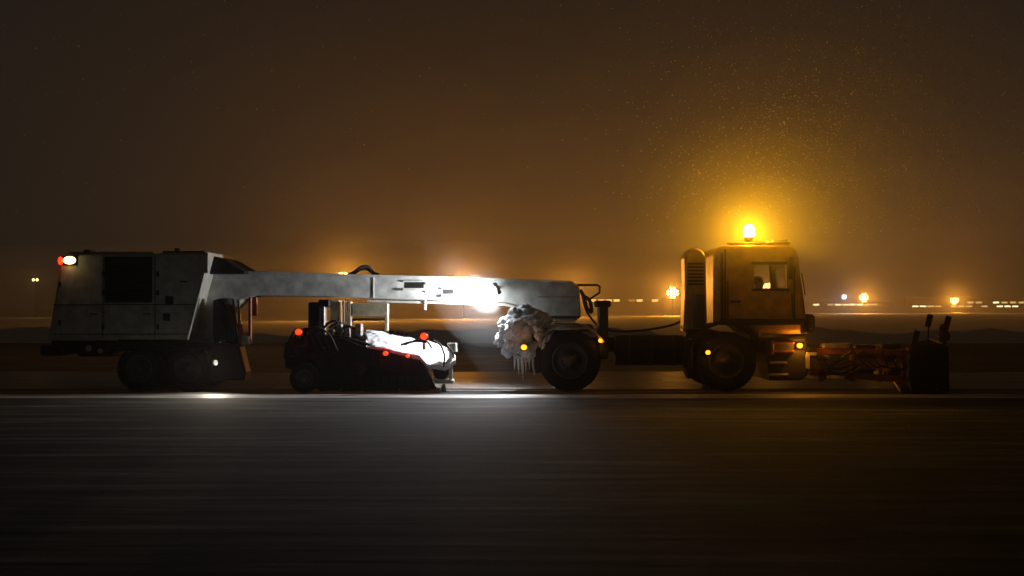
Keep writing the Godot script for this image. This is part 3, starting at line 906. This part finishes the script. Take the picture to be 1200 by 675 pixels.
	begin(); pbox(295.5, 348, 301, 370, -0.5, -0.6, 0.01); part("hanger_bracket", M.red_paint, t)
	begin(); pbox(283, 394, 292, 404, -0.1, -0.3, 0.02); part("hinge", M.grey_steel, t)
	var gl := pt(253, 425, 0.0)
	begin(); cyl(gl, gl + Vector3(0, 0, -0.16), 0.06, 0.04, 20); var gh := part("ground_lamp", M.chrome, t)
	begin(); blob(gl, Vector3(0.04, 0.05, 0.03), 0.0, 0.0, 16, 10); var gb := part("ground_lamp_lens", M.ground_lamp, gh); gb.position = Vector3.ZERO
	spot("ground_lamp_source", gl + Vector3(0, 0, 0.05), Vector3(-0.25, -0.30, 1.0), 72.0, Color(1.0, 0.95, 0.86), 2.4, 0.05, t, 0.6)
	for i in 3:
		begin(); tube(curve([pt(258 + i * 6, 356, -0.3), pt(270 + i * 4, 380 + i * 4, -0.2), pt(262 + i * 9, 404, -0.25)], 14), 0.022, 8); part("hose", M.rubber, t)
	build_broom(t)

func build_broom(t: Node3D):
	# rotary brush: core with rows of stiff bristles, set across the track
	var near := Vector3(pt(400, 0, 0).x, 0.60, 0.12)
	var far := Vector3(pt(468, 0, -2.6).x, 0.60, -2.75)
	begin(); cyl(near, far, 0.22, 0.22, 24); part("broom_core", M.black_metal, t)
	var rng := RandomNumberGenerator.new()
	rng.seed = 9
	var f := frame_of(far - near)
	var long := (far - near).length()
	begin()
	for i in 5200:
		var a := rng.randf() * TAU
		var u := f.x * cos(a) + f.y * sin(a)
		var p := near + f.z * rng.randf() * long
		var tip := p + u * (0.55 + rng.randf() * 0.05) + f.z * rng.randf_range(-0.05, 0.05)
		var side := u.cross(f.z) * 0.008
		tip.y = maxf(tip.y, 0.012)
		tri(p + u * 0.2 - side, p + u * 0.2 + side, tip)
		tri(p + u * 0.2 - f.z * 0.008, p + u * 0.2 + f.z * 0.008, tip)
	var br := part("bristles", M.bristle, t)
	br.set_meta("kind", "stuff")
	# hood and side skirts
	begin(); loft(pp([[334, 402], [350, 395], [372, 393], [402, 393], [424, 400], [470, 413], [496, 423], [498, 428], [466, 419], [422, 406], [372, 399], [352, 401], [340, 408], [338, 424], [333, 420]], 0.1), 0.15, -2.7, 0.02); part("broom_hood", M.black_metal, t)
	begin(); loft(pp([[336, 404], [352, 397], [402, 396], [426, 406], [470, 416], [494, 424], [504, 440], [512, 455], [502, 457], [418, 457.5], [372, 456], [340, 432]], 0.15), 0.20, 0.15, 0.015); part("side_plate", M.black_metal, t)
	for i in 15:
		begin(); var x0 := 374.0 + i * 8.6; pbox(x0, 440, x0 + 8.2, 458.6 - (i % 3) * 0.4, 0.225, 0.205, 0.004); part("rubber_flap", M.rubber, t)
	begin(); pbox(338, 405, 360, 412, 0.3, 0.18, 0.02); part("side_bracket", M.black_metal, t)
	begin(); pbox(334, 402, 344, 432, 0.26, 0.0, 0.03); part("gear_case", M.black_metal, t)
	wheel(Vector3(pt(358, 0, 0.3).x, 0.28, 0.34), 0.28, 0.16, t, 1.0, "support_wheel")
	for e in [[346, 413, 0.13], [372, 425, 0.20], [420, 432, 0.16]]:   # hub, drive and bearing covers
		var c := pt(e[0], e[1], 0.2)
		begin(); lathe(c, Vector3(0, 0, 1), [[e[2], -0.02], [e[2], 0.07], [e[2] * 0.8, 0.10], [e[2] * 0.4, 0.10], [e[2] * 0.35, 0.15], [0.001, 0.15]], 24); var cover := part("drive_cover", M.black_metal, t)
		for k in 8:
			var a := TAU * k / 8.0
			var p: Vector3 = c + Vector3(cos(a), sin(a), 0) * e[2] * 0.6 + Vector3(0, 0, 0.1)
			begin(); cyl(p, p + Vector3(0, 0, 0.02), 0.014, 0.014, 6); var bo := part("bolt", M.dark_metal, cover); bo.position = Vector3.ZERO
	for i in 7:
		begin(); bar(pt(436 + i * 9, 411 + i * 2.6, 0.23), pt(438 + i * 9.4, 452, 0.23), 0.03, 0.03); part("skirt_rib", M.black_metal, t)
	begin(); bar(pt(352, 404, 0.24), pt(470, 436, 0.24), 0.06, 0.05); part("tie_bar", M.black_metal, t)
	for i in 5:
		begin(); tube(curve([pt(340 + i * 5, 398, 0.1), pt(346 + i * 5, 388 - i, 0.16), pt(356 + i * 7, 390, 0.2), pt(360 + i * 9, 404 + i * 2, 0.26)], 16), 0.02, 8); part("hose", M.rubber, t)
	for e in [[338, 396, 347, 405, 0.25], [354, 386, 361, 398, 0.1], [364, 390, 372, 400, 0.2], [404, 384, 411, 396, 0.1], [416, 379, 424, 394, 0.05], [394, 379, 401, 390, 0.0]]:
		begin(); pbox(e[0], e[1], e[2], e[3], e[4], e[4] - 0.25, 0.02); part("bracket", M.grey_steel if e[0] > 390 else M.black_metal, t)
	# columns and slewing frame between broom and boom
	begin(); pbox(361, 354, 375, 398, -0.45, -0.8, 0.03); part("slew_column", M.black_metal, t)
	begin(); pbox(374, 356, 381, 397, -0.30, -0.5, 0.02); part("slew_ram", M.grey_steel, t)
	begin(); pbox(373, 351, 386, 360, -0.3, -0.8, 0.02); part("slew_head", M.black_metal, t)
	begin(); pbox(387, 351.5, 398, 390, -0.6, -1.2, 0.02); part("support_panel", M.beige_paint, t)
	begin(); pbox(401, 353, 404.5, 392, -0.55, -0.75, 0.02); part("frame_post", M.beige_paint, t)
	begin(); pbox(406, 353, 412, 390, -0.55, -0.8, 0.02); part("frame_post", M.beige_paint, t)
	begin(); pbox(412, 355, 455, 370.5, -0.55, -0.75, 0.02); part("frame_beam", M.beige_paint, t)
	begin(); pbox(451, 369, 455, 388, -0.55, -0.7, 0.02); part("frame_post", M.beige_paint, t)
	begin(); pbox(412, 373, 452, 376, -1.2, -1.3, 0.02); part("far_beam", M.black_metal, t)
	for i in 5:
		begin(); pbox(384 + i * 8, 386 + (i % 2) * 3, 390 + i * 8, 397, -0.1 - 0.07 * i, -0.35 - 0.07 * i, 0.03); part("valve_block", M.dark_metal if i % 2 else M.grey_steel, t)
	for i in 4:
		begin(); tube(curve([pt(380 + i * 6, 384, -0.3), pt(392 + i * 8, 376 + i * 3, -0.15), pt(410 + i * 6, 392, -0.2), pt(424 + i * 2, 398, -0.1)], 18), 0.024, 8); part("hose", M.rubber, t)
	# snow caked deflector sheet, sloping from the frame down to its front edge
	begin()
	var upper := [[429, 386], [446, 388.5], [470, 394], [493, 399], [512, 401.5], [524, 408], [534, 418]]
	var lower := [[429, 405.5], [446, 407], [470, 413], [492, 417], [500, 426], [522, 430], [534, 421]]
	var cols := 60
	var rows := 22
	lump.frequency = 1.6
	lump.fractal_octaves = 4
	var front := []
	var back := []
	for j in rows + 1:
		var row := []
		var row2 := []
		for i in cols + 1:
			var k := float(i) / cols * 6.0
			var q := mini(int(k), 5)
			var fr := k - q
			var u := float(j) / rows
			var z := lerpf(0.24, -1.0, u)
			var a := pt(lerpf(lower[q][0], lower[q + 1][0], fr), lerpf(lower[q][1], lower[q + 1][1], fr), z)
			var b := pt(lerpf(upper[q][0], upper[q + 1][0], fr), lerpf(upper[q][1], upper[q + 1][1], fr), z)
			var p := a.lerp(b, u)
			var puff := 0.10 * sin(PI * u) + 0.12 * lump.get_noise_3d(p.x * 2.2, p.y * 2.2, p.z * 2.2)
			row.append(p + Vector3(0, 0.35, 0.6) * puff)
			row2.append(p + Vector3(0, -0.08, -0.08))
		front.append(row)
		back.append(row2)
	for j in rows:
		for i in cols:
			quad(front[j][i], front[j][i + 1], front[j + 1][i + 1], front[j + 1][i], 1)
			quad(back[j][i], back[j + 1][i], back[j + 1][i + 1], back[j][i + 1], 1)
	for i in cols:
		quad(back[0][i], back[0][i + 1], front[0][i + 1], front[0][i])
		quad(back[rows][i], front[rows][i], front[rows][i + 1], back[rows][i + 1])
	for j in rows:
		quad(back[j][0], front[j][0], front[j + 1][0], back[j + 1][0])
		quad(back[j][cols], back[j + 1][cols], front[j + 1][cols], front[j][cols])
	part("snowy_deflector", M.snow, t)
	for e in [[[508, 399], [516, 404], [521, 418], [520, 430]], [[474, 404], [488, 399], [500, 400], [506, 408]], [[524, 405], [530, 412], [532, 420]]]:
		var pts := []
		for p in e:
			pts.append(pt(p[0], p[1], 0.36))
		begin(); tube(curve(pts, 18), 0.018, 8); part("hose", M.rubber, t)
	begin(); tube(curve([pt(470, 404, 0.36), pt(486, 400, 0.36), pt(500, 401, 0.36)], 12), 0.02, 8); part("grab_rail", M.black_metal, t)
	# castor at the leading end
	begin(); pbox(526, 404, 530.5, 447, 0.12, 0.04, 0.012); part("castor_post", M.white_paint, t)
	begin(); cyl(pt(530, 412, 0.08), pt(530, 402, 0.08), 0.10, 0.09, 16); part("castor_head", M.white_paint, t)
	begin(); pbox(509, 444.5, 532, 449.5, 0.14, -0.1, 0.02); part("castor_plate", M.white_paint, t)
	begin(); bar(pt(502, 428, 0.08), pt(507, 446, 0.08), 0.07, 0.05); part("castor_arm", M.white_paint, t)
	begin(); bar(pt(520, 430, 0.1), pt(527, 420, 0.1), 0.05, 0.05); part("castor_arm", M.grey_steel, t)
	var cw := pt(517, 436, 0.02)
	begin(); lathe(Vector3(cw.x, 0.0 + cw.y, cw.z), Vector3(0, 0, 1), [[0.05, -0.07], [0.12, -0.07], [0.145, -0.04], [0.145, 0.04], [0.12, 0.07], [0.05, 0.07], [0.001, 0.05]], 24); part("castor_wheel", M.rubber, t)
	begin(); cyl(pt(520, 450, 0.0), Vector3(pt(520, 450, 0).x, 0.0, 0.0), 0.03, 0.06); part("castor_foot", M.white_paint, t)
	# red lamps on the broom
	marker(497, 394, 0.30, "red_lamp", Color(1.0, 0.16, 0.04), 0.035, t, "red_lamp", 0.13)
	begin(); pbox(495, 397, 499, 410, 0.28, 0.22, 0.01); part("lamp_post", M.white_paint, t)
	marker(350, 389, 0.32, "red_lamp", Color(1.0, 0.16, 0.04), 0.02, t, "red_lamp", 0.12)
	begin(); pbox(348.5, 391.5, 351.5, 398, 0.31, 0.27, 0.01); part("lamp_post", M.black_metal, t)
	marker(452, 414, 0.26, "red_lamp", Color(1.0, 0.10, 0.03), 0.02, t, "red_lamp", 0.09)
	marker(478, 417, 0.26, "red_lamp", Color(1.0, 0.10, 0.03), 0.02, t, "red_lamp", 0.07)

# ------------------------------------------------------------------ driver
var bones := []

func field(p: Vector3) -> float:
	var best := 1.0
	for b in bones:
		var ab: Vector3 = b[1] - b[0]
		var k := clampf((p - b[0]).dot(ab) / maxf(ab.length_squared(), 1e-8), 0.0, 1.0)
		var d: float = p.distance_to(b[0] + ab * k) - lerpf(b[2], b[3], k)
		var s: float = b[4]
		var h := clampf(0.5 + 0.5 * (best - d) / s, 0.0, 1.0)
		best = lerpf(best, d, h) - s * h * (1.0 - h)
	return best

func nets(lo: Vector3, hi: Vector3, cell: float, paint: Callable):
	var n := Vector3i(((hi - lo) / cell).ceil()) + Vector3i.ONE
	var val := PackedFloat32Array()
	val.resize(n.x * n.y * n.z)
	for z in n.z:
		for y in n.y:
			for x in n.x:
				val[x + n.x * (y + n.y * z)] = field(lo + Vector3(x, y, z) * cell)
	var at := {}
	var offs := []
	for k in 8:
		offs.append(Vector3i(k & 1, (k >> 1) & 1, (k >> 2) & 1))
	for z in n.z - 1:
		for y in n.y - 1:
			for x in n.x - 1:
				var ins := 0
				var sum := Vector3.ZERO
				var cnt := 0
				for k in 8:
					var o: Vector3i = offs[k]
					if val[x + o.x + n.x * (y + o.y + n.y * (z + o.z))] < 0.0:
						ins += 1
				if ins == 0 or ins == 8:
					continue
				for k in 8:
					for ax in 3:
						var o: Vector3i = offs[k]
						if o[ax] == 0:
							var o2 := o
							o2[ax] = 1
							var a := val[x + o.x + n.x * (y + o.y + n.y * (z + o.z))]
							var b := val[x + o2.x + n.x * (y + o2.y + n.y * (z + o2.z))]
							if (a < 0.0) != (b < 0.0):
								sum += Vector3(o).lerp(Vector3(o2), a / (a - b))
								cnt += 1
				at[Vector3i(x, y, z)] = lo + (Vector3(x, y, z) + sum / cnt) * cell
	for key in at:
		for ax in 3:
			var u := (ax + 1) % 3
			var v := (ax + 2) % 3
			var k: Vector3i = key
			if k[u] == 0 or k[v] == 0:
				continue
			var k2 := k
			k2[ax] += 1
			if k2[ax] >= n[ax]:
				continue
			var a := val[k.x + n.x * (k.y + n.y * k.z)]
			var b := val[k2.x + n.x * (k2.y + n.y * k2.z)]
			if (a < 0.0) == (b < 0.0):
				continue
			var du := Vector3i.ZERO
			du[u] = 1
			var dv := Vector3i.ZERO
			dv[v] = 1
			var q := [at.get(k), at.get(k - du), at.get(k - du - dv), at.get(k - dv)]
			if q.has(null):
				continue
			if a > 0.0:
				q.reverse()
			for tr in [[0, 2, 1], [0, 3, 2]]:
				for i in tr:
					st.set_smooth_group(1)
					st.set_color(paint.call(q[i]))
					st.add_vertex(q[i])

func bone(a: Vector3, b: Vector3, ra: float, rb: float, s := 0.03):
	bones.append([a, b, ra, rb, s])

func build_driver():
	var o := pt(888, 381, -0.7)   # on the seat
	var t := thing("person", "driver in dark jacket seated at the wheel in the cab window", "person", o)
	var skin := Color(0.42, 0.25, 0.17)
	var jacket := Color(0.035, 0.035, 0.045)
	var hip := o + Vector3(-0.02, 0.12, 0)
	var chest := hip + Vector3(-0.02, 0.36, 0)
	var neck := chest + Vector3(0.02, 0.18, 0)
	var head := neck + Vector3(0.04, 0.16, 0)
	var grip := [pt(922, 368, -0.7) + Vector3(-0.08, 0.14, 0.17), pt(922, 368, -0.7) + Vector3(-0.08, 0.14, -0.17)]
	bones.clear()
	bone(hip, chest, 0.15, 0.16, 0.05)
	for s in [1.0, -1.0]:
		bone(chest + Vector3(0, 0.06, 0.05 * s), chest + Vector3(0, 0.08, 0.17 * s), 0.09, 0.075, 0.05)
		bone(hip + Vector3(0, -0.02, 0.09 * s), hip + Vector3(0.42, 0.02, 0.12 * s), 0.095, 0.065, 0.04)
		bone(hip + Vector3(0.42, 0.02, 0.12 * s), hip + Vector3(0.52, -0.22, 0.12 * s), 0.062, 0.045, 0.03)
		bone(hip + Vector3(0.52, -0.22, 0.12 * s), hip + Vector3(0.62, -0.23, 0.13 * s), 0.042, 0.035, 0.03)
		var g: Vector3 = grip[0] if s > 0.0 else grip[1]
		var elbow := chest + Vector3(0.16, -0.14, 0.24 * s)
		bone(chest + Vector3(0, 0.08, 0.18 * s), elbow, 0.062, 0.05, 0.03)
		bone(elbow, g + Vector3(-0.07, -0.02, 0), 0.048, 0.032, 0.03)
	bone(chest + Vector3(0, 0.1, 0), neck, 0.085, 0.058, 0.04)
	bone(neck, head + Vector3(0, -0.06, 0), 0.055, 0.055, 0.02)
	begin()
	nets(hip + Vector3(-0.3, -0.32, -0.36), head + Vector3(0.62, -0.06, 0.36), 0.024, func(p): return skin if p.y > neck.y - 0.01 else jacket)
	# head with face
	bones.clear()
	bone(head + Vector3(0.0, -0.02, 0), head + Vector3(-0.015, 0.035, 0), 0.082, 0.088, 0.02)
	bone(head + Vector3(0.035, -0.075, 0), head + Vector3(0.03, -0.02, 0), 0.048, 0.062, 0.03)
	bone(head + Vector3(0.088, 0.0, 0), head + Vector3(0.104, -0.035, 0), 0.009, 0.014, 0.012)
	bone(head + Vector3(0.082, -0.066, -0.018), head + Vector3(0.082, -0.066, 0.018), 0.009, 0.009, 0.006)
	bone(neck, head + Vector3(0, -0.05, 0), 0.055, 0.055, 0.02)
	for s in [1.0, -1.0]:
		bone(head + Vector3(-0.005, -0.03, 0.084 * s), head + Vector3(-0.012, 0.012, 0.09 * s), 0.012, 0.016, 0.008)
		bone(head + Vector3(0.074, 0.012, 0.02 * s), head + Vector3(0.064, 0.012, 0.05 * s), 0.012, 0.01, 0.01)
	nets(head + Vector3(-0.13, -0.17, -0.13), head + Vector3(0.14, 0.15, 0.13), 0.010, func(_p): return skin)
	# hands closed on the rim
	for s in 2:
		var g: Vector3 = grip[s]
		bones.clear()
		bone(g + Vector3(-0.08, -0.02, 0), g + Vector3(-0.03, 0.0, 0), 0.030, 0.034, 0.02)
		for k in 4:
			var z := (k - 1.5) * 0.020
			var r := 0.0095 - 0.0006 * absf(k - 1.0)
			var l := 1.0 - 0.08 * absf(k - 1.0)
			bone(g + Vector3(-0.01, 0.015, z), g + Vector3(0.03 * l, 0.020, z), r + 0.001, r, 0.004)
			bone(g + Vector3(0.03 * l, 0.020, z), g + Vector3(0.045 * l, -0.008, z), r, r - 0.001, 0.003)
			bone(g + Vector3(0.045 * l, -0.008, z), g + Vector3(0.022 * l, -0.024, z), r - 0.001, r - 0.002, 0.003)
		var zt := -0.036 if s == 0 else 0.036
		bone(g + Vector3(-0.04, -0.01, zt * 0.8), g + Vector3(-0.005, -0.022, zt), 0.012, 0.011, 0.005)
		bone(g + Vector3(-0.005, -0.022, zt), g + Vector3(0.02, -0.03, zt * 0.5), 0.011, 0.009, 0.003)
		nets(g + Vector3(-0.12, -0.06, -0.06), g + Vector3(0.07, 0.05, 0.06), 0.0055, func(_p): return skin)
	var m := mat("driver", Color.WHITE, 0.7)
	m.vertex_color_use_as_albedo = true
	part("body", m, t)
	begin(); blob(head + Vector3(-0.018, 0.045, 0), Vector3(0.100, 0.088, 0.098), 0.05, 2.0, 28, 18); part("knit_cap", M.seat_cloth, t)

# ------------------------------------------------------------------ falling snow
func build_snowfall():
	var rng := RandomNumberGenerator.new()
	rng.seed = 77
	var banks := []
	for o in get_children():   # drifting snow that each lamp lights up
		if o.has_meta("category") and o.get_meta("category") == "floodlight":
			if not o.get_meta("label").begins_with("sodium") and not o.get_meta("label").begins_with("bright"):
				continue
			var wide := 1.0
			for e in [[58.0, 0.0006], [32.0, 0.0010], [15.0, 0.0050]]:
				banks.append([o.position + Vector3(rng.randf_range(-0.05, 0.05) * e[0], 3.5 + 0.12 * e[0], 1.0), Vector3(e[0], e[0] * 0.8, e[0]) * wide, e[1]])
	for e in [[2.2, 0.080], [3.2, 0.045], [4.6, 0.030], [6.6, 0.017], [9.5, 0.009], [13.0, 0.004]]:
		var w: float = e[0]
		banks.append([Vector3(4.65 + rng.randf_range(-0.02, 0.14) * w, 3.05 + rng.randf_range(0.02, 0.14) * w, 0.1 + rng.randf_range(-0.02, 0.08) * w), Vector3(w * rng.randf_range(0.95, 1.25), w * rng.randf_range(0.8, 1.0), w), e[1]])
	for e in [[0.9, 0.09], [2.2, 0.020]]:
		banks.append([pt(572, 340, -0.35), Vector3.ONE * e[0], e[1]])
	banks.append([Vector3(40, 0.0, -175), Vector3(620, 16, 340), 0.0022])   # ground blizzard over the far field
	for e in banks:
		var fog := FogVolume.new()
		fog.name = numbered("blown_snow_haze")
		fog.shape = RenderingServer.FOG_VOLUME_SHAPE_ELLIPSOID
		fog.size = e[1]
		var fm := FogMaterial.new()
		fm.density = e[2]
		fm.albedo = Color(0.97, 0.97, 0.97)
		fog.material = fm
		fog.set_meta("kind", "stuff")
		fog.set_meta("label", "blown snow powder hanging in the lamp light")
		fog.set_meta("category", "snow haze")
		add_child(fog)
		fog.position = e[0]
	begin()
	var q := [Vector3(1, 0, 0), Vector3(-1, 0, 0), Vector3(0, 0.8, 0), Vector3(0, -0.8, 0), Vector3(0, 0, 1), Vector3(0, 0, -1)]
	for a in [0, 1]:
		for b in [2, 3]:
			for c in [4, 5]:
				tri(q[a], q[b], q[c])
	var mesh := finish()
	mesh.surface_set_material(0, M.flake)
	var mm := MultiMesh.new()
	mm.transform_format = MultiMesh.TRANSFORM_3D
	mm.mesh = mesh
	var places := []
	for i in 3500:   # snow driving through the whole air space
		var d := 11.0 + pow(rng.randf(), 0.8) * 70.0
		places.append([Vector3(rng.randf_range(-0.46, 0.46) * d, rng.randf_range(0.05, 1.0) * minf(2.0 + d * 0.24, 30.0), DIST - d), rng.randf_range(0.003, 0.008)])
	for i in 7000:   # flakes whirled up round the cab
		var p := Vector3(6.2 + rng.randfn(0.0, 1.9), 4.9 + rng.randfn(0.0, 1.5), -0.8 + rng.randfn(0.0, 2.0))
		if p.y < 3.0 or p.distance_to(Vector3(4.6, 3.1, -1.2)) < 1.1:
			continue
		places.append([p, 0.005 + 0.014 * pow(rng.randf(), 2.5)])
	mm.instance_count = places.size()
	for i in places.size():
		var b := Basis(Vector3(rng.randf_range(-1, 1), rng.randf_range(-1, 1), rng.randf_range(-1, 1)).normalized(), rng.randf() * TAU).scaled(Vector3.ONE * places[i][1])
		mm.set_instance_transform(i, Transform3D(b, places[i][0]))
	var o := MultiMeshInstance3D.new()
	o.name = "falling_snow"
	o.multimesh = mm
	o.set_meta("kind", "stuff")
	o.set_meta("label", "fine snowflakes driving through the lit night air")
	o.set_meta("category", "snowfall")
	add_child(o)
